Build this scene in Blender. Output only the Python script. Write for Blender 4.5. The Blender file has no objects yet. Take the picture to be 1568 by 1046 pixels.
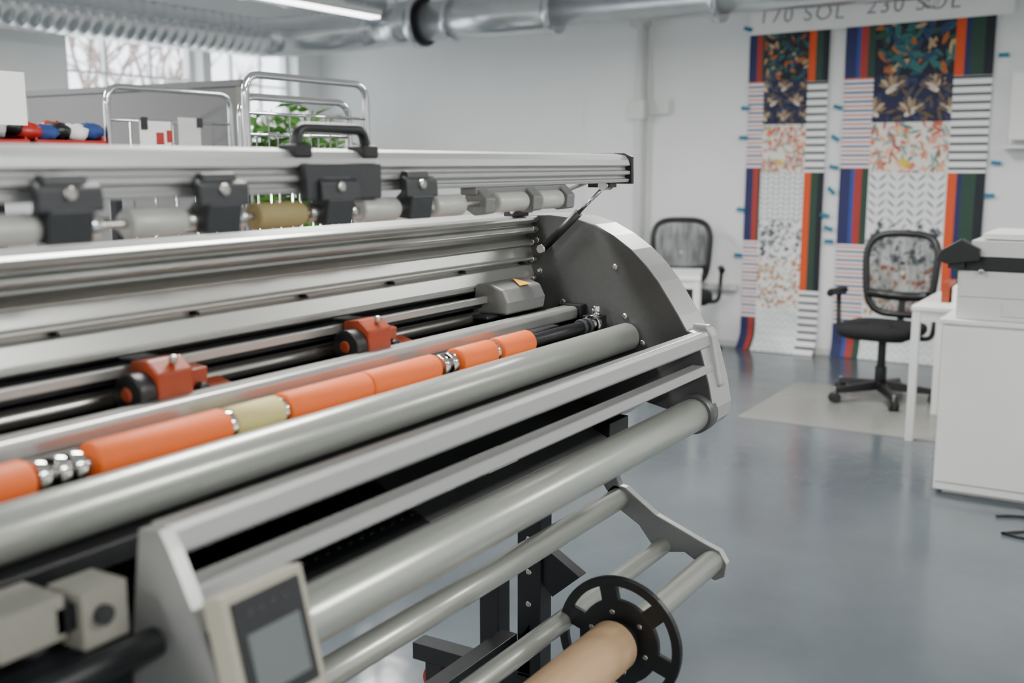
import bpy, bmesh, math, random
from mathutils import Vector, Matrix
random.seed(5)
SC=bpy.context.scene
COL=SC.collection
V=Vector
# ---------------------------------------------------------------- materials
def lin(h):
    h=h.lstrip('#'); o=[]
    for i in (0,2,4):
        c=int(h[i:i+2],16)/255
        o.append(c/12.92 if c<=.04045 else ((c+.055)/1.055)**2.4)
    return (*o,1)
def newmat(name):
    m=bpy.data.materials.new(name); m.use_nodes=True
    nt=m.node_tree; return m,nt,nt.nodes['Principled BSDF']
def mat(name,h,rough=.5,metal=0,nscale=40,namt=.06,bump=0,stretch=None,emit=0,coat=0):
    m,nt,p=newmat(name); N=nt.nodes; L=nt.links
    tc=N.new('ShaderNodeTexCoord'); mp=N.new('ShaderNodeMapping')
    L.new(tc.outputs['Object'],mp.inputs[0])
    if stretch: mp.inputs['Scale'].default_value=stretch
    nz=N.new('ShaderNodeTexNoise'); nz.inputs['Scale'].default_value=nscale; nz.inputs['Detail'].default_value=3
    L.new(mp.outputs[0],nz.inputs['Vector'])
    r=N.new('ShaderNodeValToRGB'); c=lin(h)
    r.color_ramp.elements[0].position=.3; r.color_ramp.elements[1].position=.7
    r.color_ramp.elements[0].color=(c[0]*(1-namt),c[1]*(1-namt),c[2]*(1-namt),1)
    r.color_ramp.elements[1].color=c
    L.new(nz.outputs['Fac'],r.inputs[0]); L.new(r.outputs[0],p.inputs['Base Color'])
    p.inputs['Roughness'].default_value=rough; p.inputs['Metallic'].default_value=metal
    if coat: p.inputs['Coat Weight'].default_value=coat; p.inputs['Coat Roughness'].default_value=.1
    if bump:
        b=N.new('ShaderNodeBump'); b.inputs['Strength'].default_value=bump; b.inputs['Distance'].default_value=.003
        L.new(nz.outputs['Fac'],b.inputs['Height']); L.new(b.outputs[0],p.inputs['Normal'])
    if emit:
        p.inputs['Emission Color'].default_value=c; p.inputs['Emission Strength'].default_value=emit
    return m
ALU=mat('satin_aluminium','#b3b4b0',.34,.75,60,.04,stretch=(.05,1,1))
ALUL=mat('light_aluminium','#b8b9b7',.38,.6,60,.04,stretch=(.05,1,1))
ROLL=mat('roller_aluminium','#b1b4ac',.30,.5,50,.04,stretch=(.08,1,1))
PROLL=mat('pale_grey_roller','#bdbdb8',.40,.15,50,.04)
CHROME=mat('chrome','#d9dad9',.12,1,40,.03)
STEEL=mat('steel','#b9b6b0',.25,.9,50,.06)
DKPLATE=mat('dark_grey_powdercoat','#585959',.42,.4,120,.08,.1)
GREYP=mat('grey_powdercoat','#7c7d7c',.42,.3,120,.06,.1)
BRK=mat('charcoal_casting','#3b3d3f',.42,.3,90,.1,.1)
BLACK=mat('black_plastic','#151618',.42,0,80,.2)
BLKM=mat('black_steel','#1b1c1f',.42,.3,80,.2)
ORANGE=mat('orange_rubber','#e5651a',.62,0,260,.07,.12)
CREAM=mat('cream_rubber','#c4b878',.65,0,200,.06,.15)
TAN=mat('tan_rubber','#a08f5f',.6,0,160,.08,.15)
ORPL=mat('orange_plastic','#963a18',.42,0,60,.1)
BEIGE=mat('beige_plastic','#a9a595',.42,0,60,.04)
BEIGD=mat('beige_grey_casting','#8f8d83',.5,0,60,.06)
CARD=mat('cardboard_core','#c7a47e',.75,0,60,.08,.2,stretch=(.1,1,1))
LCD=mat('lcd_glass','#666b6c',.2,0,10,.05)
SCRB=mat('screen_bezel','#1d1f22',.25,0,10,.1)
WALL=mat('white_wall_paint','#e6e8e7',.7,0,3,.03,.05)
CEIL=mat('ceiling_paint','#eeeeec',.8,0,3,.03)
WHITE=mat('white_laminate','#e3e3e0',.4,0,8,.02)
WPL=mat('offwhite_plastic','#cfd0cc',.4,0,8,.03)
PAPER=mat('paper','#f2f2ef',.7,0,20,.02)
DUCT=mat('galvanised_duct','#d4d8da',.26,.75,6,.12)
TAPE=mat('blue_tape','#107394',.5,0,40,.1)
RED=mat('red_plastic','#a8231c',.45,0,30,.1)
BLUEC=mat('blue_cloth','#27407c',.8,0,30,.2,.3)
WCL=mat('white_cloth','#e4e2de',.8,0,30,.08,.3)
GREYF=mat('grey_felt','#757676',.9,0,300,.18,.3)
GREYE=mat('speckled_edge','#8a867e',.9,0,400,.35,.3)
LEAF=mat('leaf_green','#6aab48',.45,0,12,.45)
STEM=mat('plant_stem','#5f6b3c',.6,0,20,.2)
POT=mat('terracotta','#a8694a',.8,0,20,.15)
SOIL=mat('soil','#3a2b20',.9,0,60,.4)
BARK=mat('tree_bark','#9a8b83',.8,0,8,.2)
FAB=mat('black_fabric','#111214',.9,0,300,.3,.3)
INK=mat('grey_marker','#83888c',.7,0,30,.1)
YEL=mat('warning_yellow','#d89c14',.5,0,30,.05)
TUBE=mat('led_diffuser','#ffffff',.5,0,5,.0,emit=7)
REDW=mat('red_castor','#8f2a20',.5,0,30,.1)
def floor_mat():
    m,nt,p=newmat('epoxy_floor'); N=nt.nodes; L=nt.links
    tc=N.new('ShaderNodeTexCoord')
    n1=N.new('ShaderNodeTexNoise'); n1.inputs['Scale'].default_value=.9; n1.inputs['Detail'].default_value=6; n1.inputs['Roughness'].default_value=.6
    L.new(tc.outputs['Object'],n1.inputs['Vector'])
    r=N.new('ShaderNodeValToRGB'); r.color_ramp.elements[0].position=.3; r.color_ramp.elements[1].position=.75
    r.color_ramp.elements[0].color=lin('#4a5156'); r.color_ramp.elements[1].color=lin('#5d656a')
    L.new(n1.outputs['Fac'],r.inputs[0]); L.new(r.outputs[0],p.inputs['Base Color'])
    n2=N.new('ShaderNodeTexNoise'); n2.inputs['Scale'].default_value=3; n2.inputs['Detail'].default_value=5
    L.new(tc.outputs['Object'],n2.inputs['Vector'])
    mr=N.new('ShaderNodeMapRange'); mr.inputs['To Min'].default_value=.08; mr.inputs['To Max'].default_value=.28
    L.new(n2.outputs['Fac'],mr.inputs['Value']); L.new(mr.outputs[0],p.inputs['Roughness'])
    b=N.new('ShaderNodeBump'); b.inputs['Strength'].default_value=.15; b.inputs['Distance'].default_value=.01
    n3=N.new('ShaderNodeTexNoise'); n3.inputs['Scale'].default_value=7; L.new(tc.outputs['Object'],n3.inputs['Vector'])
    L.new(n3.outputs['Fac'],b.inputs['Height']); L.new(b.outputs[0],p.inputs['Normal'])
    return m
FLOOR=floor_mat()
def see_through(name,h,fac,scale,rough=.6,var=.15):
    m,nt,p=newmat(name); N=nt.nodes; L=nt.links
    p.inputs['Base Color'].default_value=lin(h); p.inputs['Roughness'].default_value=rough
    out=N['Material Output']; t=N.new('ShaderNodeBsdfTransparent'); mx=N.new('ShaderNodeMixShader')
    tc=N.new('ShaderNodeTexCoord'); ch=N.new('ShaderNodeTexNoise'); ch.inputs['Scale'].default_value=scale
    mp=N.new('ShaderNodeMapping'); mp.inputs['Scale'].default_value=(1,1,.25)
    L.new(tc.outputs['Object'],mp.inputs[0]); L.new(mp.outputs[0],ch.inputs['Vector'])
    mr=N.new('ShaderNodeMapRange'); mr.inputs['From Min'].default_value=.35; mr.inputs['From Max'].default_value=.65
    mr.inputs['To Min'].default_value=fac-var; mr.inputs['To Max'].default_value=fac+var
    L.new(ch.outputs['Fac'],mr.inputs['Value']); L.new(mr.outputs[0],mx.inputs[0])
    L.new(t.outputs[0],mx.inputs[1]); L.new(p.outputs[0],mx.inputs[2]); L.new(mx.outputs[0],out.inputs[0])
    return m
MESHF=see_through('mesh_fabric','#242528',.60,25)
MATPL=see_through('chair_mat_plastic','#adaea8',.6,1.5,.25,.05)
def palette_ramp(N,cols):
    r=N.new('ShaderNodeValToRGB'); r.color_ramp.interpolation='CONSTANT'
    e=r.color_ramp.elements
    while len(e)<len(cols): e.new(.5)
    for i,c in enumerate(cols):
        e[i].position=i/len(cols); e[i].color=lin(c)
    return r
def hstripes(name,cols,cyc):
    m,nt,p=newmat(name); N=nt.nodes; L=nt.links
    tc=N.new('ShaderNodeTexCoord'); s=N.new('ShaderNodeSeparateXYZ'); L.new(tc.outputs['Object'],s.inputs[0])
    mu=N.new('ShaderNodeMath'); mu.operation='MULTIPLY'; mu.inputs[1].default_value=cyc; L.new(s.outputs[2],mu.inputs[0])
    fr=N.new('ShaderNodeMath'); fr.operation='FRACT'; L.new(mu.outputs[0],fr.inputs[0])
    r=palette_ramp(N,cols); L.new(fr.outputs[0],r.inputs[0]); L.new(r.outputs[0],p.inputs['Base Color'])
    p.inputs['Roughness'].default_value=.7
    return m
def herring(name,base,col,w,n=18):
    m,nt,p=newmat(name); N=nt.nodes; L=nt.links
    def mth(op,a,b=None):
        q=N.new('ShaderNodeMath'); q.operation=op
        for i,x in enumerate((a,b)):
            if x is None: continue
            if isinstance(x,(int,float)): q.inputs[i].default_value=x
            else: L.new(x,q.inputs[i])
        return q.outputs[0]
    tc=N.new('ShaderNodeTexCoord'); s=N.new('ShaderNodeSeparateXYZ'); L.new(tc.outputs['Object'],s.inputs[0])
    f=mth('FRACT',mth('MULTIPLY',s.outputs[1],1/w)); tri=mth('ABSOLUTE',mth('SUBTRACT',f,.5))
    z=mth('SUBTRACT',s.outputs[2],mth('MULTIPLY',tri,w*1.3))
    ok=mth('LESS_THAN',mth('FRACT',mth('MULTIPLY',z,n)),.22)
    mx=N.new('ShaderNodeMix'); mx.data_type='RGBA'; L.new(ok,mx.inputs[0])
    mx.inputs[6].default_value=lin(base); mx.inputs[7].default_value=lin(col)
    L.new(mx.outputs[2],p.inputs['Base Color']); p.inputs['Roughness'].default_value=.7
    return m
# ---------------------------------------------------------------- mesh builder
def empty(name,loc=(0,0,0),rz=0):
    o=bpy.data.objects.new(name,None); COL.objects.link(o); o.location=loc; o.rotation_euler=(0,0,rz); o.empty_display_size=.1
    return o
def rounded(pts,rad,n=5,closed=False):
    pts=[V(p) for p in pts]; out=[]; k=len(pts)
    for i,p in enumerate(pts):
        if not closed and i in (0,k-1): out.append(p); continue
        a=pts[i-1]; b=pts[(i+1)%k]
        da=(a-p); db=(b-p); r=min(rad,da.length*.49,db.length*.49)
        A=p+da.normalized()*r; Bp=p+db.normalized()*r
        for j in range(n+1):
            t=j/n; out.append(A*(1-t)**2+p*2*t*(1-t)+Bp*t*t)
    return out
class B:
    def __init__(s,name,parent=None): s.n=name;s.p=parent;s.bm=bmesh.new();s.m=[]
    def mi(s,m):
        if m not in s.m: s.m.append(m)
        return s.m.index(m)
    def face(s,vs,m,smooth=False):
        try: f=s.bm.faces.new(vs)
        except ValueError: return
        f.material_index=s.mi(m); f.smooth=smooth
    def quad(s,pts,m): s.face([s.bm.verts.new(p) for p in pts],m)
    def box(s,c,d,m,R=None):
        c=V(c); R=R or Matrix.Identity(3)
        v=[s.bm.verts.new(c+R@V((x*d[0]/2,y*d[1]/2,z*d[2]/2))) for x in(-1,1) for y in(-1,1) for z in(-1,1)]
        for f in((0,1,3,2),(4,6,7,5),(0,4,5,1),(2,3,7,6),(0,2,6,4),(1,5,7,3)): s.face([v[i] for i in f],m)
        return s
    def bx(s,a,b,m):
        a,b=V(a),V(b); d=b-a
        return s.box((a+b)/2,(abs(d.x),abs(d.y),abs(d.z)),m)
    def loft(s,rings,m,caps=True,loop=False,smooth=True,capm=None):
        R=[[s.bm.verts.new(p) for p in r] for r in rings]; k=len(R[0])
        for i in range(len(R)-(0 if loop else 1)):
            a=R[i]; b=R[(i+1)%len(R)]
            for j in range(k): s.face([a[j],a[(j+1)%k],b[(j+1)%k],b[j]],m,smooth)
        if caps and not loop:
            s.face(R[0][::-1],capm or m); s.face(R[-1],capm or m)
        return s
    def cyl(s,p0,p1,r,m,r2=None,seg=28,capm=None,caps=True):
        p0,p1=V(p0),V(p1); d=(p1-p0).normalized(); a=d.orthogonal().normalized(); b=d.cross(a)
        r2=r if r2 is None else r2; rings=[]
        for p,q in((p0,r),(p1,r2)):
            rings.append([p+(a*math.cos(t*2*math.pi/seg)+b*math.sin(t*2*math.pi/seg))*q for t in range(seg)])
        return s.loft(rings,m,caps,capm=capm)
    def lathe(s,p0,p1,prof,m,seg=28):
        p0,p1=V(p0),V(p1); D=p1-p0; d=D.normalized(); a=d.orthogonal().normalized(); b=d.cross(a)
        return s.loft([[p0+D*t+(a*math.cos(k*2*math.pi/seg)+b*math.sin(k*2*math.pi/seg))*r for k in range(seg)] for t,r in prof],m)
    def tube(s,pts,r,m,seg=10,closed=False,rf=None):
        pts=[V(p) for p in pts]; n=len(pts); rings=[]; u=None
        for i,p in enumerate(pts):
            if closed: d=(pts[(i+1)%n]-pts[i-1])
            else: d=(pts[min(i+1,n-1)]-pts[max(i-1,0)])
            d.normalize()
            if u is None: u=d.orthogonal().normalized()
            u=(u-d*u.dot(d)).normalized(); w=d.cross(u); q=rf(i/(n-1)) if rf else r
            rings.append([p+(u*math.cos(k*2*math.pi/seg)+w*math.sin(k*2*math.pi/seg))*q for k in range(seg)])
        return s.loft(rings,m,True,closed)
    def prism(s,pts,x0,x1,m,capm=None,smooth=False):
        return s.loft([[V((x,y,z)) for y,z in pts] for x in(x0,x1)],m,True,smooth=smooth,capm=capm)
    def ring(s,c,d,ro,ri,th,m,seg=40):
        c=V(c); d=V(d).normalized(); a=d.orthogonal().normalized(); b=d.cross(a); rings=[]
        for k in range(seg):
            e=a*math.cos(k*2*math.pi/seg)+b*math.sin(k*2*math.pi/seg)
            rings.append([c+e*ri-d*th/2,c+e*ro-d*th/2,c+e*ro+d*th/2,c+e*ri+d*th/2])
        return s.loft(rings,m,loop=True,smooth=False)
    def ball(s,c,r,m,sc=(1,1,1),seg=14,noise=0):
        c=V(c); rings=[]
        for i in range(1,8):
            t=math.pi*i/8
            rings.append([c+V((math.sin(t)*math.cos(k*2*math.pi/seg)*sc[0],math.sin(t)*math.sin(k*2*math.pi/seg)*sc[1],math.cos(t)*sc[2]))*r*(1+random.uniform(-noise,noise)) for k in range(seg)])
        return s.loft(rings,m)
    def done(s,bevel=0,seg=2,sub=0,recalc=True):
        if recalc: bmesh.ops.recalc_face_normals(s.bm,faces=s.bm.faces[:])
        me=bpy.data.meshes.new(s.n); s.bm.to_mesh(me); s.bm.free()
        for m in s.m: me.materials.append(m)
        o=bpy.data.objects.new(s.n,me); COL.objects.link(o); o.parent=s.p
        if bevel:
            md=o.modifiers.new('bevel','BEVEL'); md.width=bevel; md.segments=seg; md.limit_method='ANGLE'; md.angle_limit=math.radians(40)
        return o
# ---------------------------------------------------------------- room
X0,X1,Y0,Y1,H=-3.0,8.5,-3.0,7.4,3.3
B('floor').bx((X0-.2,Y0-.2,-.1),(X1+.2,Y1+.2,0),FLOOR).done()
B('ceiling').bx((X0-.2,Y0-.2,H),(X1+.2,Y1+.2,H+.1),CEIL).done()
B('wall_far').bx((X1,Y0-.2,0),(X1+.2,Y1+.2,H),WALL).bx((X1-.05,3.8,0),(X1,4.4,H),WALL).done()
B('wall_back').bx((X0-.2,Y0-.2,0),(X0,Y1+.2,H),WALL).done()
B('wall_right').bx((X0,Y0-.2,0),(X1,Y0,H),WALL).done()
wins=[(-2.3,-.9),(-.7,.7),(.9,2.3),(2.6,4.0),(5.55,6.93),(7.03,8.15)]
b=B('wall_left'); ZB,ZT=1.15,2.58
b.bx((X0,Y1,0),(X1,Y1+.25,ZB),WALL).bx((X0,Y1,ZT),(X1,Y1+.25,H),WALL)
px=X0
for a,c in wins:
    b.bx((px,Y1,ZB),(a,Y1+.25,ZT),WALL); px=c
b.bx((px,Y1,ZB),(X1,Y1+.25,ZT),WALL); b.done()
FR=mat('window_frame_paint','#dfe2e2',.4)
for i,(a,c) in enumerate(wins):
    w=B('window_%d'%(i+1)); y0,y1=Y1+.12,Y1+.18
    for (p,q) in (((a,y0,ZB),(a+.05,y1,ZT)),((c-.05,y0,ZB),(c,y1,ZT)),((a+.05,y0,ZB),(c-.05,y1,ZB+.05)),((a+.05,y0,ZT-.05),(c-.05,y1,ZT))): w.bx(p,q,FR)
    for k in (1,2):
        xx=a+(c-a)*k/3; w.bx((xx-.012,y0+.01,ZB+.05),(xx+.012,y1-.01,ZT-.05),FR)
    for k in (1,2,3):
        zz=ZB+(ZT-ZB)*k/4; w.bx((a+.05,y0+.012,zz-.01),(c-.05,y1-.012,zz+.01),FR)
    w.bx((a-.02,Y1-.06,ZB-.03),(c+.02,Y1-.001,ZB),FR)
    w.done()
B('baseboard_far').bx((X1-.012,Y0,0),(X1-.001,3.79,.05),WPL).bx((X1-.012,4.41,0),(X1-.001,Y1,.05),WPL).done()
b=B('trim_1'); b.bx((X1-.07,2.99,.47),(X1-.001,3.79,.52),WPL).done(.004)
p=empty('wall_conduit_pipe')
b=B('pipe',p); b.cyl((X1-.09,3.86,0),(X1-.09,3.86,3.3),.04,WPL)
b.bx((X1-.15,3.8,1.86),(X1-.05,3.93,2.02),WPL)
b.tube(rounded([(X1-.1,3.80,1.90),(X1-.03,3.72,1.90),(X1-.03,3.62,1.90),(X1-.03,3.62,2.02)],.03),.008,WPL)
b.bx((X1-.2,3.80,2.6),(X1-.05,3.92,2.68),WPL); b.done(.004)
# ducts
d=empty('ventilation_duct')
def duct(name,p0,p1,r,step,amp):
    L=(V(p1)-V(p0)).length; n=max(2,int(L/step)); pr=[]
    for i in range(n):
        a=i/n; e=1/n
        pr+= [(a,r),(a+e*.7,r),(a+e*.8,r+amp),(a+e*.92,r+amp)]
    pr.append((1,r)); b=B(name,d); b.lathe(p0,p1,pr,DUCT,32); return b.done()
duct('spiral_duct_window',(X0+.05,6.9,2.57),(7.1,6.9,2.57),.165,.10,.005)
b=B('duct_elbow',d)
el=[(7.1,6.9,2.57)]+[(7.1+.8*math.sin(t*math.pi/12),6.9-.75*(1-math.cos(t*math.pi/12)),2.57+.14*t/6) for t in range(1,7)]
b.tube(el,.15,DUCT,28,rf=lambda t:.168+.022*t+(.006 if int(t*12)%2 else 0)); b.done()
b=B('duct_wall_run',d)
b.cyl((7.9,6.17,2.71),(7.9,5.75,2.71),.19,DUCT,seg=36)
b.cyl((7.9,5.78,2.71),(7.9,5.70,2.71),.215,DUCT,seg=36)
b.cyl((7.9,5.70,2.71),(7.9,5.67,2.71),.20,BLKM,seg=36)
b.cyl((7.9,5.67,2.71),(7.9,4.4,2.71),.165,DUCT,seg=36)
for y in (5.4,4.4,3.0,1.5): b.cyl((7.9,y+.03,2.71),(7.9,y-.03,2.71),.18,DUCT,seg=36)
b.cyl((7.9,4.4,2.73),(7.9,Y0+.05,2.73),.14,DUCT,seg=36)
for y in (6.0,4.0,1.0): b.cyl((7.9,y,2.85),(7.9,y,H),.006,STEEL,seg=8)
b.done()
duct('spiral_duct_upper',(X0+.05,6.1,2.86),(7.72,6.1,2.86),.14,.5,.01)
# lamps
for lx in (-1.2,2.2,5.62):
    for ly in (-1.2,1.85,4.92):
        e=empty('linear_ceiling_lamp'); b=B('housing',e)
        b.bx((lx-.62,ly-.05,2.52),(lx+.62,ly+.05,2.56),WHITE).bx((lx-.61,ly-.045,2.505),(lx+.61,ly+.045,2.52),TUBE)
        for q in(-.5,.5): b.cyl((lx+q,ly,2.56),(lx+q,ly,H),.003,STEEL,seg=6)
        b.done()
        l=bpy.data.lights.new('lamp_light','AREA'); l.shape='RECTANGLE'; l.size=1.2; l.size_y=.2; l.energy=80; l.color=(1,.985,.955)
        o=bpy.data.objects.new('lamp_light',l); COL.objects.link(o); o.location=(lx,ly,2.495); o.parent=e
# ---------------------------------------------------------------- laminator
L=empty('wide_format_laminator')
XN,XF=.5,2.48
prof=[(1.66,1.35),(1.46,1.365),(1.39,1.368),(1.32,1.362),(1.26,1.345),(1.206,1.318),(1.155,1.284),(1.112,1.245),(1.078,1.206),(1.048,1.163),(1.022,1.125),(1.0,1.09),(.975,1.083),(.958,1.03),(.938,.96),(.926,.90),(.93,.865),(.948,.845),(.975,.84),(1.01,.85),(1.05,.885),(1.12,.90),(1.2,.84),(1.3,.78),(1.66,.76)]
b=B('side_panel_far',L); b.prism(prof,XF,XF+.13,ALUL,DKPLATE)
for y,z in((1.20,1.24),(1.30,1.12),(1.17,1.115),(1.42,1.22),(1.43,1.30),(1.35,1.14),(1.12,1.05)):
    b.cyl((XF-.006,y,z),(XF+.002,y,z),.008,STEEL,seg=12)
b.done(.012,3)
b=B('side_panel_near',L); b.prism(prof,XN-.15,XN-.02,ALUL,DKPLATE); b.done(.012,3)
# rear fluted panel
pp=[(1.58,1.366),(1.435,1.366),(1.426,1.361),(1.424,1.352),(1.43,1.346),(1.446,1.344),(1.446,1.338),(1.430,1.335),(1.424,1.326),(1.432,1.319),(1.465,1.314),(1.465,1.305),(1.444,1.301),(1.430,1.290),(1.448,1.286),(1.440,1.258),(1.434,1.254),(1.434,1.248),(1.456,1.244),(1.456,1.238),(1.446,1.234),(1.437,1.205),(1.434,1.201),(1.434,1.192),(1.45,1.185),(1.58,1.185)]
b=B('rear_extrusion_panel',L); b.prism(pp,XN-.01,XF,ALU)
for i in range(7): b.cyl((.75+i*.28,1.437,1.241),(.75+i*.28,1.46,1.241),.004,BLKM,seg=10)
for zz in (1.33,1.295,1.25,1.20): b.cyl((XF-.03,1.43,zz),(XF-.012,1.43,zz),.008,STEEL,seg=12)
b.done(.002)
b=B('rear_clamp',L); b.bx((2.36,1.42,1.366),(2.42,1.46,1.385),BLKM).bx((2.37,1.425,1.385),(2.41,1.445,1.40),RED); b.cyl((2.35,1.43,1.378),(2.45,1.43,1.378),.006,STEEL,seg=12); b.done(.002)
b=B('rear_lower_tray',L)
b.bx((XN,1.47,.80),(XF,1.49,1.184),BLKM).bx((XN,1.33,1.0),(1.45,1.47,1.01),DKPLATE).bx((1.75,1.33,1.0),(XF,1.47,1.01),BLKM); b.done()
b=B('cutter_rail',L); b.bx((XN,1.395,1.166),(2.3,1.407,1.183),ALU).cyl((XN,1.425,1.13),(XF,1.425,1.13),.014,STEEL); b.bx((XN,1.41,1.155),(2.3,1.43,1.165),BLKM); b.done(.002)
for x,s in((1.15,1.0),(1.67,.9)):
    b=B('cutter_block',L)
    b.prism([(1.325,1.175),(1.35,1.195),(1.39,1.19),(1.393,1.12),(1.40,1.08),(1.35,1.08),(1.325,1.12)],x-.03,x+.04,ORPL)
    b.prism([(1.355,1.165),(1.39,1.17),(1.39,1.09),(1.36,1.10)],x+.04,x+.10,ORPL)
    b.prism([(1.35,1.13),(1.385,1.14),(1.385,1.10),(1.36,1.10)],x+.10,x+.15,ORPL)
    b.cyl((x-.062,1.36,1.145),(x-.03,1.36,1.145),.033,BLACK).cyl((x-.066,1.36,1.145),(x-.06,1.36,1.145),.012,ORPL)
    b.cyl((x+.01,1.335,1.185),(x+.01,1.335,1.20),.007,STEEL,seg=14)
    b.cyl((x+.08,1.34,1.13),(x+.08,1.36,1.13),.012,BLACK,seg=14)
    b.bx((x-.02,1.385,1.185),(x+.03,1.43,1.192),BLKM); b.done(.004)
b=B('carriage_end_block',L)
b.prism([(1.34,1.14),(1.335,1.17),(1.35,1.20),(1.39,1.213),(1.43,1.21),(1.44,1.14)],2.18,2.36,GREYP)
b.prism([(1.37,1.13),(1.43,1.13),(1.43,1.14),(1.37,1.14)],2.14,2.40,BRK)
v=[(2.25,1.349,1.201),(2.31,1.349,1.201),(2.28,1.388,1.2145)]
b.face([b.bm.verts.new(V(q)+V((0,-.003,.004))) for q in v],YEL); b.done(.006)
b=B('guide_bar',L); b.prism([(1.29,1.105),(1.29,1.128),(1.298,1.135),(1.335,1.135),(1.34,1.128),(1.34,1.105),(1.325,1.10),(1.305,1.10)],XN,XF-.03,ALU)
b.bx((XN,1.262,1.085),(2.3,1.285,1.108),BLACK).cyl((XN,1.30,1.085),(XF,1.30,1.085),.009,BLKM)
b.bx((XN,1.10,1.0),(XF,1.33,1.03),BLACK)
b.bx((XF-.03,1.28,1.09),(XF,1.35,1.14),BLKM); b.done(.003)
# orange roller train
ry,rz=1.232,1.097
b=B('feed_roller_shaft',L); b.cyl((XN,ry,rz),(XF,ry,rz),.011,STEEL).cyl((2.09,ry,rz),(2.40,ry,rz),.015,BLKM)
for x in (.835,.865,.89,1.745,1.775,1.94,1.28,1.168,2.42): b.cyl((x-.008,ry,rz),(x+.008,ry,rz),.024,CHROME)
b.bx((2.42,ry-.02,rz-.03),(2.46,ry+.03,rz+.02),BLKM); b.cyl((2.44,ry,rz+.02),(2.44,ry,rz+.045),.012,CHROME)
for x in (2.38,2.35): b.cyl((x,ry,rz),(x+.012,ry,rz),.02,BRK)
b.done(.002)
def rubber(name,x0,x1,m,r=.0285):
    b=B(name,L); b.lathe((x0,ry,rz),(x1,ry,rz),[(0,r*.55),(0,r*.9),(.02,r),(.98,r),(1,r*.9),(1,r*.55)],m,36); b.done()
rubber('orange_roller',.5,.82,ORANGE); rubber('orange_roller',.915,1.16,ORANGE); rubber('cream_roller',1.172,1.278,CREAM,.027)
rubber('orange_roller',1.29,1.505,ORANGE); rubber('orange_roller',1.507,1.72,ORANGE); rubber('orange_roller',1.80,1.93,ORANGE); rubber('orange_roller',1.955,2.09,ORANGE)
b=B('front_idler_roller',L); b.lathe((XN,1.158,1.064),(XF-.01,1.158,1.064),[(0,.02),(0,.033),(.003,.036),(.997,.036),(1,.033),(1,.02)],ROLL,48)
b.cyl((XF-.012,1.158,1.064),(XF+.002,1.158,1.064),.012,CHROME); b.done()
# front double beam
b=B('front_beam',L)
b.prism([(.962,1.076),(.968,1.085),(.992,1.085),(1.0,1.078),(1.0,1.05),(.99,1.044),(.964,1.044),(.958,1.05)],.82,XF+.06,ALUL)
b.prism([(.947,1.0),(.953,1.006),(.985,1.006),(.985,.986),(.953,.982),(.945,.987)],.82,XF+.06,ALUL)
b.done(.002)
b=B('beam_end_cap',L)
b.prism([(.95,1.075),(.968,1.10),(1.03,1.10),(1.04,1.05),(1.0,.95),(.96,.93),(.925,.95)],XF+.05,XF+.08,ALUL); b.done(.006)
b=B('unwind_roller',L); b.lathe((.84,.968,.886),(XF-.02,.968,.886),[(0,.02),(0,.038),(.003,.041),(.997,.041),(1,.038),(1,.02)],ROLL,48)
b.cyl((XF-.03,.968,.886),(XF+.02,.968,.886),.048,DKPLATE); b.cyl((XF-.036,.968,.886),(XF-.02,.968,.886),.018,BLACK); b.done()
# feed tray
b=B('feed_tray',L)
R=Matrix.Rotation(math.radians(26),3,'X')
b.box((1.2,1.25,.863),(.80,.20,.012),BLACK,R); b.box((2.04,1.25,.863),(.87,.20,.012),DKPLATE,R)
for i in range(26):
    b.box((.83+i*.03,1.25,.873),(.012,.15,.006),BLKM,R)
for i in range(8):
    b.box((1.60+i*.045,1.215+.01*(i%3),.858),(.03,.04,.006),(WPL,BLACK,STEEL)[i%3],R)
b.box((1.93,1.22,.862),(.12,.06,.004),PAPER,R)
b.bx((1.70,1.10,.905),(1.78,1.14,.915),BLACK)
b.bx((.82,1.185,.80),(2.36,1.215,.815),ALU).cyl((.82,1.19,.775),(2.40,1.19,.775),.012,ALU)
b.bx((.82,1.34,.86),(XF,1.36,1.0),BLKM)
b.bx((2.36,1.15,.76),(2.47,1.30,.86),BLKM)
b.done(.002)
# near bracket
b=B('near_bracket',L)
b.prism([(1.0,1.078),(.965,1.082),(.95,1.06),(.885,.935),(.865,.88),(.86,.80),(.90,.76),(.97,.76),(1.04,.80),(1.02,.95)],.805,.825,ALUL)
b.bx((.62,1.0,.985),(.70,1.07,1.035),BEIGD).bx((.715,.99,.965),(.775,1.05,1.03),BEIGD).bx((.55,1.02,1.0),(.62,1.09,1.03),BEIGD)
b.cyl((.74,.982,1.0),(.74,.99,1.0),.012,BRK,seg=18)
b.bx((.69,1.0,.99),(.715,1.05,1.02),BLKM)
b.cyl((.58,.97,.95),(.795,.97,.95),.018,BLKM).bx((.5,1.02,.62),(.80,1.3,.96),BLKM)
b.tube(rounded([(.5,1.0,.92),(.66,.98,.93),(.70,.95,.91),(.72,.93,.83),(.72,.93,.7)],.05),.016,ALUL)
b.done(.006,3)
cp=B('control_panel',L); R=Matrix.Rotation(math.radians(-14),3,'X')
c=V((.845,.842,.96)); w,h=.128,.145
cp.box(c,(w,.03,h),BEIGE,R)
cp.box(c+R@V((0,-.0155,0)),(w-.02,.004,h-.02),SCRB,R)
cp.box(c+R@V((0,-.018,-.012)),(w-.045,.003,h-.075),LCD,R)
for i in range(4): cp.box(c+R@V((-.03+i*.018,-.018,.046)),(.012,.002,.005),BRK,R)
cp.box((.82,.885,.95),(.02,.08,.04),BLKM); cp.done(.006,3)
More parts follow.
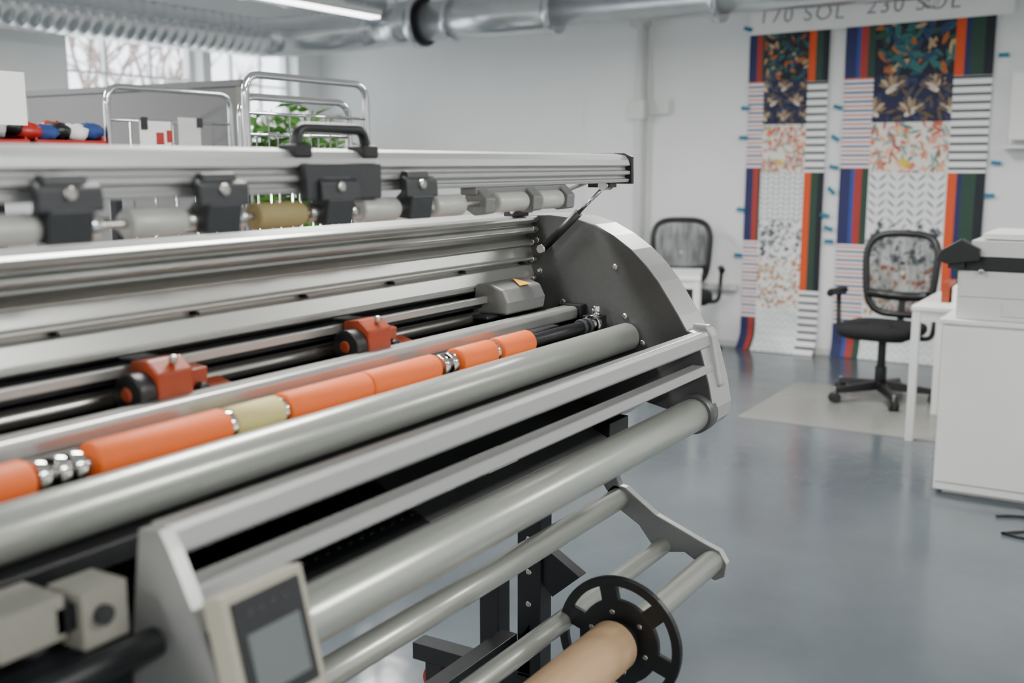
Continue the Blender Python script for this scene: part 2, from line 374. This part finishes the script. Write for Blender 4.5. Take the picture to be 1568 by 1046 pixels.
# lid
b=B('lid_extrusion',L)
b.prism([(1.30,1.522),(1.235,1.524),(1.20,1.519),(1.190,1.508),(1.186,1.494),(1.20,1.490),(1.20,1.484),(1.186,1.480),(1.186,1.472),(1.20,1.469),(1.20,1.463),(1.188,1.460),(1.19,1.452),(1.30,1.452)],XN-.1,2.53,ALUL)
b.prism([(1.305,1.526),(1.205,1.526),(1.184,1.516),(1.182,1.448),(1.305,1.448)],2.53,2.545,BLKM); b.done(.0015)
b=B('lid_handle',L)
b.tube(rounded([(1.31,1.20,1.515),(1.315,1.20,1.556),(1.48,1.20,1.556),(1.488,1.20,1.515)],.022),.0095,BLACK,12)
b.bx((1.295,1.185,1.508),(1.335,1.225,1.53),BLACK).bx((1.465,1.185,1.508),(1.505,1.225,1.53),BLACK)
b.bx((1.30,1.168,1.440),(1.49,1.186,1.500),BRK); b.done(.004)
b=B('pinch_roller_brackets',L)
for x in (.87,1.125,1.38,1.605):
    b.prism([(1.17,1.486),(1.186,1.486),(1.186,1.45),(1.21,1.43),(1.21,1.405),(1.165,1.40),(1.158,1.44)],x-.04,x+.025,BRK)
    b.prism([(1.16,1.47),(1.172,1.478),(1.172,1.44),(1.158,1.44)],x-.055,x+.04,BRK)
    b.cyl((x-.01,1.154,1.462),(x-.01,1.17,1.462),.009,STEEL,seg=12)
    b.cyl((x+.025,1.19,1.42),(x+.05,1.19,1.42),.017,CHROME); b.cyl((x-.06,1.19,1.42),(x-.035,1.19,1.42),.014,STEEL)
for x in (1.84,2.03,2.18):
    b.prism([(1.19,1.45),(1.22,1.45),(1.225,1.41),(1.20,1.395),(1.17,1.40),(1.168,1.43)],x-.015,x+.02,GREYP)
b.bx((1.82,1.19,1.436),(2.2,1.23,1.452),GREYP)
b.cyl((XN,1.19,1.42),(2.2,1.19,1.42),.006,STEEL); b.done(.003)
for i,(x0,x1,m) in enumerate(((.5,.83,PROLL),(.965,1.06,PROLL),(1.20,1.305,TAN),(1.45,1.55,PROLL),(1.665,1.76,PROLL),(1.885,2.0,PROLL),(2.06,2.155,PROLL))):
    b=B('pinch_roller',L); b.lathe((x0,1.19,1.42),(x1,1.19,1.42),[(0,.012),(0,.018),(.04,.0205),(.96,.0205),(1,.018),(1,.012)],m,30); b.done()
for x in (XN+.02,2.45):
    b=B('lid_gas_strut',L); p0,p1=V((x,1.215,1.445)),V((x,1.395,1.28)); mid=p0.lerp(p1,.42)
    b.cyl(p0,mid,.005,CHROME).cyl(mid,p1,.011,BLACK).cyl(p0-V((.02,0,0)),p0+V((.02,0,0)),.012,STEEL,seg=14).cyl(p1-V((.015,0,0)),p1+V((.03,0,0)),.011,STEEL,seg=14)
    b.bx((x-.01,1.2,1.44),(x+.03,1.26,1.455),BLKM); b.done()
    b=B('lid_arm',L); b.prism([(1.27,1.45),(1.30,1.45),(1.56,1.362),(1.50,1.362)],x+.005,x+.025,GREYP); b.done(.003)
b=B('lower_roller',L); b.cyl((.9,1.19,.622),(2.5,1.19,.622),.029,ROLL,seg=40); b.done()
cy,cz=.925,.50
b=B('core_support_arm',L)
pts=[(1.225,.64),(1.205,.66),(1.17,.655),(1.08,.595),(.95,.545),(.905,.53),(.885,.50),(.89,.465),(.915,.45),(.95,.46),(.965,.49),(1.0,.51),(1.05,.50),(1.085,.505),(1.13,.56),(1.20,.60)]
b.prism(pts,2.50,2.525,ALUL,GREYP)
b.prism([(1.17,.62),(1.21,.62),(1.35,.80),(1.25,.80)],2.50,2.525,GREYP); b.done(.003)
b=B('core_shaft',L); b.cyl((.95,cy,cz),(2.5,cy,cz),.03,ROLL,seg=36)
b.cyl((1.0,1.06,.515),(2.5,1.06,.515),.022,ROLL,seg=30); b.done()
fx=1.96
b=B('cardboard_core',L); b.cyl((.95,cy,cz),(fx-.03,cy,cz),.055,CARD,seg=44); b.cyl((.945,cy,cz),(.95,cy,cz),.045,BLACK); b.done()
b=B('core_flange_wheel',L)
b.ring((fx,cy,cz),(1,0,0),.142,.122,.014,BLACK,56); b.ring((fx,cy,cz),(1,0,0),.092,.033,.014,BLACK,44)
for k in range(6):
    a=k*math.pi/3+.3; R=Matrix.Rotation(a,3,'X'); b.box(V((fx,cy,cz))+R@V((0,.107,0)),(.0135,.044,.04),BLACK,R)
    q=V((fx-.009,cy,cz))+R@V((0,.066,.0)); b.cyl(q,q+V((.004,0,0)),.006,STEEL,seg=10)
b.cyl((fx-.035,cy,cz),(fx+.04,cy,cz),.047,BLACK); b.done(.002)
# frame
b=B('stand_frame',L)
for x in (.7,2.36):
    b.bx((x-.03,1.33,.14),(x+.03,1.40,.79),BLKM).bx((x-.03,.85,.10),(x+.03,1.75,.15),BLKM)
    b.bx((x-.03,1.46,.14),(x+.03,1.52,.40),BLKM)
    b.box((x,1.27,.77),(.06,.25,.10),BLKM)
    for k in range(5): b.cyl((x-.033,1.365,.26+k*.09),(x-.03,1.365,.26+k*.09),.008,STEEL,seg=12)
b.bx((.73,1.40,.20),(2.33,1.45,.26),BLKM)
b.bx((XN,1.35,.74),(XF,1.60,.80),BLKM)
b.prism([(1.36,.15),(1.46,.15),(1.36,.30)],2.33,2.39,BLKM)
b.prism([(1.22,.45),(1.34,.52),(1.34,.42),(1.30,.38)],2.34,2.38,BLKM)
b.done(.004)
for x in (.7,2.36):
    for y in (.92,1.68):
        b=B('castor',L); b.cyl((x-.015,y,.045),(x+.015,y,.045),.045,REDW).cyl((x-.018,y,.045),(x+.018,y,.045),.015,STEEL)
        b.bx((x-.03,y-.025,.045),(x-.02,y+.025,.10),BLKM).bx((x+.02,y-.025,.045),(x+.03,y+.025,.10),BLKM); b.done()
# ---------------------------------------------------------------- office chairs
def chair(loc,rz):
    e=empty('office_chair',loc,rz)
    b=B('seat',e); rings=[]
    for z,s in((.425,.86),(.435,.95),(.455,1),(.48,1),(.495,.96),(.502,.85),(.505,.4)):
        r=[]
        for k in range(36):
            a=k*2*math.pi/36; c,si=math.cos(a),math.sin(a)
            r.append(V((.25*s*math.copysign(abs(c)**.6,c),-.02+.24*s*math.copysign(abs(si)**.6,si),z-(.015 if si<-.6 else 0))))
        rings.append(r)
    b.loft(rings,FAB); b.done()
    def bp(a,s):
        c,si=math.cos(a),math.sin(a); u=math.copysign(abs(c)**.55,c)*s; w=math.copysign(abs(si)**.55,si)*s
        z=.785+w*.262; x=u*(.225+.02*w); return V((x,.235+.10*(z-.5)+.05*(1-(x/.23)**2)-.02,z))
    b=B('back_frame',e); b.tube([bp(k*2*math.pi/48,1) for k in range(48)],.023,BLACK,10,True)
    b.tube([V((-.2,.225,.66)),V((-.1,.275,.645)),V((0,.29,.64)),V((.1,.275,.645)),V((.2,.225,.66))],.03,BLACK,10)
    b.tube(rounded([(0,.0,.40),(0,.26,.40),(0,.315,.50),(0,.31,.66)],.06),.022,BLACK,10); b.done()
    b=B('back_mesh',e)
    b.loft([[bp(k*2*math.pi/48,s) for k in range(48)] for s in(.97,.75,.5,.25,.05)],MESHF,caps=False); b.done()
    b=B('armrests',e)
    for s in(-1,1):
        b.tube(rounded([(s*.20,.02,.415),(s*.30,.02,.42),(s*.315,.03,.66)],.05),.016,BLACK,10)
        b.tube([(s*.31,-.12,.675),(s*.315,-.10,.68),(s*.315,.0,.68),(s*.315,.10,.68),(s*.31,.12,.675)],.024,BLACK,12)
    b.done()
    b=B('base',e)
    b.box((0,0,.41),(.2,.22,.03),BLACK).cyl((0,0,.1),(0,0,.40),.026,BLACK).cyl((0,0,.08),(0,0,.22),.036,BLACK).cyl((0,0,.07),(0,0,.125),.05,BLACK)
    for k in range(5):
        a=k*2*math.pi/5+.3; d=V((math.cos(a),math.sin(a),0)); n=V((-d.y,d.x,0)); rr=[]
        for t,w,zz,hh in((.03,.034,.10,.028),(.32,.02,.078,.016)):
            c=d*t+V((0,0,zz)); rr.append([c+n*w-V((0,0,hh)),c-n*w-V((0,0,hh)),c-n*w*.6+V((0,0,hh)),c+n*w*.6+V((0,0,hh))])
        b.loft(rr,BLACK,smooth=False)
        c=d*.32; c.z=.032; b.cyl(c+V((0,0,.0)),c+V((0,0,.07)),.008,STEEL,seg=8)
        for q in(-1,1): b.cyl(c+n*q*.008,c+n*q*.028,.032,BLACK,seg=20,capm=BRK)
    b.done(.002)
    return e
chair((7.0,1.5,.003),math.radians(262))
chair((7.95,3.27,0),math.radians(293))
# ---------------------------------------------------------------- desks
def desk(loc,rz,sx,sy,h=.745):
    e=empty('white_desk',loc,rz); b=B('desk_top',e); b.bx((0,0,h-.025),(sx,sy,h),WHITE); b.done(.003)
    b=B('desk_legs',e)
    for x in(.005,sx-.045):
        for y in(.005,sy-.045): b.bx((x,y,0),(x+.04,y+.04,h-.025),WHITE)
    b.bx((.045,.01,h-.08),(sx-.045,.035,h-.026),WHITE).bx((.045,sy-.035,h-.08),(sx-.045,sy-.01,h-.026),WHITE)
    b.bx((.01,.045,h-.08),(.035,sy-.045,h-.026),WHITE); b.done(.002)
desk((6.02,-.25,0),0,.78,1.4)
desk((6.80,2.66,0),math.radians(20),.62,1.3)
b=B('orange_folder'); b.box((6.35,1.02,.80),(.22,.04,.11),ORPL); b.box((6.35,.97,.79),(.2,.03,.09),PAPER); b.done()
# printer cabinet
e=empty('printer_cabinet'); b=B('carcass',e)
b.bx((5.11,-.05,.02),(5.75,.835,.79),WHITE).bx((5.09,-.07,.79),(5.77,.85,.812),WHITE).bx((5.14,-.03,0),(5.7,.80,.02),WHITE)
b.bx((5.098,-.04,.06),(5.11,.825,.775),WHITE); b.done(.004)
e=empty('multifunction_printer'); b=B('printer_body',e)
b.bx((5.13,.12,.813),(5.65,.79,1.03),WPL)
b.bx((5.122,.14,.835),(5.13,.60,.90),WPL).bx((5.118,.28,.895),(5.124,.46,.905),BRK).bx((5.122,.14,.915),(5.13,.78,1.0),WPL)
b.bx((5.12,.10,1.032),(5.65,.80,1.092),BLACK).bx((5.115,.10,1.095),(5.66,.74,1.165),WPL).bx((5.14,.12,1.17),(5.62,.70,1.195),WHITE)
b.prism([(.70,1.08),(.70,1.13),(.78,1.17),(.86,1.12),(.88,1.075),(.83,1.06)],5.07,5.15,BLACK)
b.bx((5.09,.76,1.04),(5.17,.83,1.09),BLACK); b.cyl((5.09,.69,1.03),(5.13,.69,1.03),.012,STEEL,seg=12); b.done(.008,3)
b=B('power_cable'); b.tube([V((4.78+.15*math.sin(t*.35),.38+.20*math.cos(t*.35)+.0,.007)) for t in range(2,16)]+[V((5.0,.1,.007)),V((5.05,-.2,.007))],.006,BLACK,8); b.done()
b=B('chair_floor_mat'); b.bx((6.08,.75,.0),(7.3,2.12,.003),MATPL); b.done()
# ---------------------------------------------------------------- posters
def flat(n,c): return mat('print_'+n,c,.7,0,60,.04)
_pc={}
def ink(c):
    if c not in _pc: _pc[c]=flat('ink_'+c[1:],c)
    return _pc[c]
MN,MR,MG,MK,MO,MB=ink('#262b5a'),ink('#a53730'),ink('#274436'),ink('#181d27'),ink('#d6501f'),ink('#2f4892')
H1=hstripes('print_stripes_left',['#eef0f0','#33427e','#eef0f0','#d3806f'],15)
H2=hstripes('print_stripes_right',['#eef0f0','#eef0f0','#1d2127'],17)
F4=ink('#e9ebeb'); F7=herring('print_pale','#e7eaeb','#cdd3d7',.06)
F1,F2,F3,F5,F6=ink('#171d2e'),ink('#222846'),ink('#e9e3da'),ink('#ebecec'),ink('#ebece8')
def P_leaf(l,w,k=10):
    return [(l*math.cos(a),w*math.sin(a)*abs(math.sin(a))**.3) for a in [2*math.pi*i/k for i in range(k)]]
def P_flower(r,n=5,k=30):
    return [(r*(.72+.28*math.cos(n*a))*math.cos(a),r*(.72+.28*math.cos(n*a))*math.sin(a)) for a in [2*math.pi*i/k for i in range(k)]]
def P_disc(r,k=10): return [(r*math.cos(2*math.pi*i/k),r*math.sin(2*math.pi*i/k)) for i in range(k)]
def poster(name,ya,yb,cols,curl,art):
    b=B(name); X=X1-.022
    def xx(z): return X-(curl*(1-z/.16)**2 if z<.16 else 0)-.004*math.sin(z*5+ya)
    def cell(f0,f1,z0,z1,m):
        y0=ya+(yb-ya)*f0; y1=ya+(yb-ya)*f1
        n=max(1,int((z1-z0)/.05))
        for i in range(n):
            a=z0+(z1-z0)*i/n; c=z0+(z1-z0)*(i+1)/n
            b.quad([(xx(a),y0,a),(xx(a),y1,a),(xx(c),y1,c),(xx(c),y0,c)],m)
    for c in cols: cell(*c)
    cnt=[0]
    def shape(pts,cy,cz,rot,col,rect):
        cnt[0]+=1; off=.0012+(cnt[0]%90)*.00004
        c,s=math.cos(rot),math.sin(rot); out=[]
        for u,v in pts:
            y=min(max(cy+u*c-v*s,rect[0]),rect[1]); z=min(max(cz+u*s+v*c,rect[2]),rect[3]); out.append((y,z))
        ar=sum(out[i][0]*out[(i+1)%len(out)][1]-out[(i+1)%len(out)][0]*out[i][1] for i in range(len(out)))
        if abs(ar)<1e-6: return
        b.face([b.bm.verts.new((xx(z)-off,y,z)) for y,z in out],ink(col))
    art(shape)
    b.done(recalc=False)
def layout(c0,c1,left,right,tz):
    z1,z2,z3,z4,z6,z7=2.13,1.46,.88,.26,1.43,.50
    o=[]
    def vert(list_,a,b_,za,zb):
        t=a
        for f,m in list_:
            o.append((t,t+(b_-a)*f,za,zb,m)); t+=(b_-a)*f
    vert(left,0,c0,z1,tz); o.append((0,c0,z2,z1,H1)); vert(left,0,c0,z3,z2); o.append((0,c0,z4,z3,H1)); vert(left,0,c0,.004,z4)
    vert(right,c1,1,2.12,tz); o.append((c1,1,z6,2.12,H2)); vert(right,c1,1,z7,z6); o.append((c1,1,.004,z7,H2))
    o+=[(c0,c1,2.14,tz,F1),(c0,c1,1.80,2.14,F2),(c0,c1,1.43,1.80,F3),(c0,c1,1.04,1.43,F4),(c0,c1,.74,1.04,F5),(c0,c1,.34,.74,F6),(c0,c1,.004,.34,F7)]
    return o
def art_for(yl,yr,tz,s):
    rnd=random.Random(int(s*100)); W=yr-yl
    def art(shape):
        U=rnd.uniform
        r=(yl,yr,2.14,tz); l=.045*s; n=int(W*(tz-2.14)/(l*l)*1.5)
        for i in range(n):
            y,z,a=U(yl,yr),U(2.14,tz),U(0,6.28); k=U(.7,1.3); c=rnd.choice(['#225a60','#2a666a','#bd6526','#2b573f','#35746f','#c9a87c','#171d2e','#2c4467','#171d2e','#171d2e'])
            shape(P_leaf(l*k,l*.34*k),y,z,a,c,r); shape(P_leaf(l*k*.85,l*.04),y,z,a,'#171d2e' if c!='#171d2e' else '#7f5a38',r)
        r=(yl,yr,1.80,2.14); n=int(W*.34/(l*l)*.9)
        for i in range(n): shape(P_leaf(l*U(.6,1.1),l*.22),U(yl,yr),U(1.8,2.14),U(0,6.28),rnd.choice(['#333c64','#3c3d55','#171c38','#59524f','#6b563e']),r)
        cols=max(1,round(W/(.20*s))) 
        for iy in range(cols+1):
            for iz in range(2 if s>.9 else 3):
                y=yl+W*(iy+.5*(iz%2))/cols; z=1.80+.34*(iz+.5)/(2 if s>.9 else 3); f=1 if iy%2 else -1; q=.085*s
                for j,an in enumerate((.2,.55,.95,1.35)):
                    shape(P_leaf(q*.62,q*.17),y+f*q*.45*math.cos(an),z+q*.5*math.sin(an),an if f>0 else math.pi-an,['#93785c','#bda98f','#6a5545','#a8917a'][j],r)
                    shape(P_leaf(q*.55,q*.15),y-f*q*.5*math.cos(an),z+q*.4*math.sin(an),math.pi-an if f>0 else an,['#77604b','#ab977f','#50443e','#967f68'][j],r)
                shape(P_leaf(q*.6,q*.22),y,z-q*.1,-.6*f,'#cfc2b2',r); shape(P_disc(q*.14),y+f*q*.35,z-q*.3,0,'#e4dacd',r)
                shape(P_leaf(q*.4,q*.08),y-f*q*.5,z+q*.1,-.5*f,'#5d4e46',r)
        r=(yl,yr,1.43,1.80); n=int(W*.37/(l*l)*1.3)
        for i in range(n): 
            y,z,a=U(yl,yr),U(1.43,1.8),U(0,6.28); shape(P_leaf(l*U(.5,1),l*U(.15,.26)),y,z,a,rnd.choice(['#d0705a','#7aa09a','#dca998','#bf5844','#558479','#e2b890','#cd8270','#8fb0aa']),r)
        for i in range(int(n*.16)):
            y,z=U(yl,yr),U(1.43,1.8); shape(P_flower(l*U(.5,.75)),y,z,U(0,6),rnd.choice(['#d25e46','#dc8068','#dfa396']),r); shape(P_disc(l*.15),y,z,0,'#e0b83c',r)
        yc=yl+W*.55; shape(P_flower(.045*s,6),yc,1.50,.4,'#e2c440',r)
        r=(yl,yr,1.04,1.43); w=.115*s; n=max(2,round(W/w)); w=W/n; z=1.05
        while z<1.43:
            for i in range(n):
                c0=yl+w*(i+.5)
                for sg in(-1,1): shape(P_leaf(w*.28,w*.055,8),c0+sg*w*.25,z+w*.15,sg*.75,'#6f777e' if (i+int(z*40))%2 else '#8d949a',r)
            z+=w*.46
        r=(yl,yr,.74,1.06); n=int(W*.3/(l*l)*1.3)
        for i in range(n):
            y,z,a=U(yl,yr),U(.74,1.05),U(0,6.28); c=rnd.choice(['#2d3138','#5a6067','#8a9095','#444a52','#a0a5aa'])
            (shape(P_flower(l*.6),y,z,a,c,r),shape(P_disc(l*.14),y,z,a,'#1c2026',r)) if i%3==0 else shape(P_leaf(l*.55,l*.14),y,z,a,c,r)
        r=(yl,yr,.34,.74); n=int(W*.4/(l*l)*1.4)
        for i in range(n):
            y,z,a=U(yl,yr),U(.35,.74),U(0,6.28)
            if i%3==0: shape(P_flower(l*.48),y,z,a,rnd.choice(['#d27a3c','#c9805a','#b84a34','#d9a08c']),r)
            else: shape(P_leaf(l*.45,l*.13),y,z,a,rnd.choice(['#5c8749','#6f9060','#a8a25c','#c67a4a','#7f6a5a']),r)
    return art
ya,yb=2.955,2.325
poster('printed_fabric_banner',ya,yb,layout(.2,.75,[(.5,MN),(.35,MR),(.15,MG)],[(.35,MO),(.35,MG),(.3,MK)],2.50),.12,art_for(ya+(yb-ya)*.75,ya+(yb-ya)*.2,2.50,.75))
ya,yb=2.205,1.165
poster('printed_fabric_banner',ya,yb,layout(.21,.75,[(.38,MN),(.14,MB),(.25,MR),(.23,MG)],[(.25,MO),(.15,MN),(.35,MG),(.25,MK)],2.53),.05,art_for(ya+(yb-ya)*.75,ya+(yb-ya)*.21,2.53,1.15))
e=empty('test_print_header'); b=B('header_paper',e)
b.quad([(X1-.03,2.96,2.49),(X1-.03,1.05,2.53),(X1-.03,1.05,2.84),(X1-.03,2.96,2.84)],PAPER); b.done()
for s,y,z in(('170 SOL',2.89,2.575),('230 SOL',2.07,2.595)):
    cu=bpy.data.curves.new('handwriting','FONT'); cu.body=s; cu.size=.16; cu.offset=-.001; cu.space_character=1.2; cu.shear=.1
    cu.materials.append(INK); o=bpy.data.objects.new('handwriting',cu); COL.objects.link(o); o.parent=e
    o.location=(X1-.033,y,z); o.rotation_euler=(math.pi/2,0,-math.pi/2)
b=B('blue_masking_tape'); 
for y,z,r in((2.97,2.54,.3),(2.97,1.93,.1),(2.98,1.70,0),(2.98,1.13,.1),(2.99,.76,0),(2.22,2.72,1.4),(2.24,1.92,.3),(2.25,1.69,.6),(2.25,1.47,.2),(2.26,1.29,.8),(2.27,1.0,.3),(2.26,.9,0),(1.03,2.68,.8),(1.10,2.25,0),(1.10,1.5,.1),(1.13,1.27,0),(2.3,1.1,.2)):
    b.box((X1-.037,y,z),(.002,.07,.03),TAPE,Matrix.Rotation(r,3,'X'))
b.done()
e=empty('wall_cabinet'); b=B('cabinet_box',e); b.bx((8.36,.5,1.66),(8.498,1.02,2.12),WHITE).bx((8.25,.5,1.60),(8.498,1.06,1.62),WHITE).bx((8.35,.80,1.70),(8.36,.81,2.08),BRK)
b.cyl((8.3,1.0,1.62),(8.3,1.0,1.66),.02,WPL); b.done(.004)
# ---------------------------------------------------------------- roll cages
def cage(x,y,sx,sy,h,hr,inner=False):
    e=empty('roll_cage_trolley',(x,y,0)); b=B('tube_frame',e)
    fr=[(0,0,h),(sy,0,hr)]
    if inner: fr.append((.06,.035,h-.07))
    for yy,dx,hh in fr:
        b.tube(rounded([(dx,yy,.16),(dx,yy,hh),(sx-dx,yy,hh),(sx-dx,yy,.16)],.07,6),.0135,CHROME,12)
        for zz in (hh-.13,hh-.62,.5): b.tube([(dx,yy,zz),(sx-dx,yy,zz)],.006,CHROME,8)
        for k in range(1,6): b.tube([(sx*k/6,yy,.18),(sx*k/6,yy,hh-.13)],.0035,CHROME,6)
    for xx in(0,sx):
        for zz in(hr-.1,hr-.6): b.tube([(xx,0,zz),(xx,sy,zz)],.006,CHROME,8)
    b.bx((-.01,-.01,.13),(sx+.01,sy+.01,.17),STEEL); b.done()
    b=B('castors',e)
    for xx in(.06,sx-.06):
        for yy in(.06,sy-.06): b.cyl((xx-.015,yy,.055),(xx+.015,yy,.055),.055,BLACK).box((xx,yy,.11),(.05,.05,.05),STEEL)
    b.done(); return e
c1=cage(2.88,3.62,.66,.5,1.80,1.25); c2=cage(2.74,2.73,.65,.50,1.80,1.25,True)
b=B('paper_labels',c1); b.box((.22,-.018,1.60),(.16,.003,.14),PAPER); b.box((.40,-.02,1.63),(.12,.003,.12),WPL); b.box((.24,-.021,1.60),(.04,.002,.05),RED); b.box((.29,-.021,1.61),(.03,.002,.05),RED); b.box((.16,-.021,1.66),(.03,.01,.05),BLACK); b.box((.455,-.021,1.67),(.03,.01,.04),BLACK); b.done()
e=empty('room_divider'); b=B('felt_panel',e); b.bx((3.60,3.64,.12),(3.64,5.15,1.84),GREYF).bx((3.595,3.60,.08),(3.645,3.64,1.87),GREYE).bx((3.59,3.60,1.84),(3.65,5.17,1.87),GREYF)
b.bx((3.585,3.7,0),(3.9,3.76,.08),BLKM).bx((3.585,5.0,0),(3.9,5.06,.08),BLKM); b.done(.003)
e=empty('storage_rack'); b=B('rack_frame',e)
for xx in(2.15,2.8):
    for yy in(3.5,4.25): b.bx((xx,yy,0),(xx+.03,yy+.03,1.56),BLKM)
for z in(.2,.85,1.52): b.bx((2.15,3.5,z),(2.83,4.28,z+.02),BLKM)
b.bx((2.18,3.45,0),(2.21,3.48,1.83),WPL); b.done()
b=B('paper_sign',e); b.box((2.30,3.44,1.72),(.20,.004,.18),PAPER); b.done()
e=empty('red_storage_crate')
b=B('crates',e)
for x,y in((2.17,3.53),(2.5,3.53),(2.17,3.9),(2.5,3.9)):
    m=RED
    b.bx((x,y,1.542),(x+.3,y+.33,1.55),m)
    for p,q in(((x,y,1.55),(x+.3,y+.012,1.585)),((x,y+.318,1.55),(x+.3,y+.33,1.62)),((x,y+.012,1.55),(x+.012,y+.318,1.60)),((x+.288,y+.012,1.55),(x+.3,y+.318,1.60))): b.bx(p,q,m)
b.done(.004)
b=B('textile_samples',e); rt=random.Random(4)
cl=[RED,BLUEC,WCL,BLACK,RED,BLUEC,BLACK,WCL,BLUEC]
for i in range(9):
    for j in range(5): b.ball((2.22+i*.067,3.58+j*.13,1.605+.025*rt.random()),.042,cl[(i+j*2)%9],(1.3,1.4,.8),noise=.15)
b.done()
# plant
e=empty('potted_plant',(4.38,4.02,0)); b=B('pot',e); b.lathe((0,0,0),(0,0,.34),[(0,.12),(.85,.17),(.86,.185),(1,.185),(1,.165),(.93,.16)],POT); b.cyl((0,0,.30),(0,0,.315),.16,SOIL); b.done()
b=B('stems',e); lf=B('leaves',e); rp=random.Random(11)
for i in range(60):
    a=i*2.4; u=math.sqrt((i+.5)/60); r=.02+.27*u; top=1.80-.30*u*u*rp.random()-.12*u
    if i%6==5: top=1.3
    pts=[V((.05*math.cos(a)+(r*math.cos(a))*(t**1.5),.05*math.sin(a)+r*math.sin(a)*t**1.5,.3+(top-.3)*t)) for t in [k/8 for k in range(9)]]
    b.tube(pts,.004,STEM,6)
    for k in range(15):
        t=.45+.55*(k/14)**.7; i0=min(7,int(t*8)); p=pts[i0].lerp(pts[i0+1],t*8-i0)
        aa=rp.random()*6.28; s=.045+.03*rp.random(); d=V((math.cos(aa),math.sin(aa),rp.uniform(-.7,.8))).normalized()
        n=d.cross(V((rp.uniform(-.7,.7),rp.uniform(-.7,.7),1))).normalized(); up=n.cross(d)
        q=[p+d*.015,p+d*(.015+s*.5)+n*s*.45+up*s*.12,p+d*(.015+s)+n*s*.38,p+d*(.015+s*1.7)-up*s*.2,p+d*(.015+s)-n*s*.38,p+d*(.015+s*.5)-n*s*.45+up*s*.12,p+d*(.015+s*.8)-up*s*.06]
        vs=[lf.bm.verts.new(x) for x in q]
        for f in((0,1,6),(1,2,6),(2,3,6),(3,4,6),(4,5,6),(5,0,6)): lf.face([vs[j] for j in f],LEAF,True)
b.done(); lf.done()
e=empty('white_cupboard'); b=B('cupboard',e); b.bx((7.5,6.70,0),(7.98,7.28,1.95),WHITE).bx((7.49,6.72,.06),(7.50,6.98,1.92),WPL).bx((7.49,7.0,.06),(7.50,7.26,1.92),WPL); b.done(.004)
# ---------------------------------------------------------------- outside trees
def tree(x,y,h):
    b=B('bare_tree')
    def br(p,d,l,r,n):
        q=p+d*l; m=(p+q)/2+V((random.uniform(-1,1),random.uniform(-1,1),0))*l*.06
        b.tube([p,m,q],r,BARK,6,rf=lambda t:r*(1-.4*t))
        if n==0: return
        for k in range(3):
            nd=(d+V((random.uniform(-1,1),random.uniform(-1,1),random.uniform(-.3,.7)))*.75).normalized()
            br(p.lerp(q,random.uniform(.6,1)),nd,l*.72,r*.6,n-1)
    br(V((x,y,-1)),V((0,0,1)),h*.35,.11,4); b.done()
tree(9.6,12.6,6); tree(13.2,14.4,6.5); tree(11.2,13.2,6)
# ---------------------------------------------------------------- world, camera
w=bpy.data.worlds.new('sky'); SC.world=w; w.use_nodes=True
nt=w.node_tree; bg=nt.nodes['Background']
tc=nt.nodes.new('ShaderNodeTexCoord'); nz=nt.nodes.new('ShaderNodeTexNoise'); nz.inputs['Scale'].default_value=3
rp=nt.nodes.new('ShaderNodeValToRGB'); rp.color_ramp.elements[0].color=(.74,.85,.98,1); rp.color_ramp.elements[1].color=(.98,.99,1,1)
rp.color_ramp.elements[0].position=.35; rp.color_ramp.elements[1].position=.6
nt.links.new(tc.outputs['Generated'],nz.inputs['Vector']); nt.links.new(nz.outputs['Fac'],rp.inputs[0]); nt.links.new(rp.outputs[0],bg.inputs[0]); bg.inputs[1].default_value=4.6
cam=bpy.data.cameras.new('camera'); co=bpy.data.objects.new('camera',cam); COL.objects.link(co)
co.location=(0,0,1.5); co.rotation_euler=(math.radians(90-9.39),0,math.radians(31.3-90))
cam.sensor_width=36; cam.lens=37.9; cam.clip_start=.05
cam.dof.use_dof=True; cam.dof.focus_distance=2.8; cam.dof.aperture_fstop=2.5
SC.camera=co
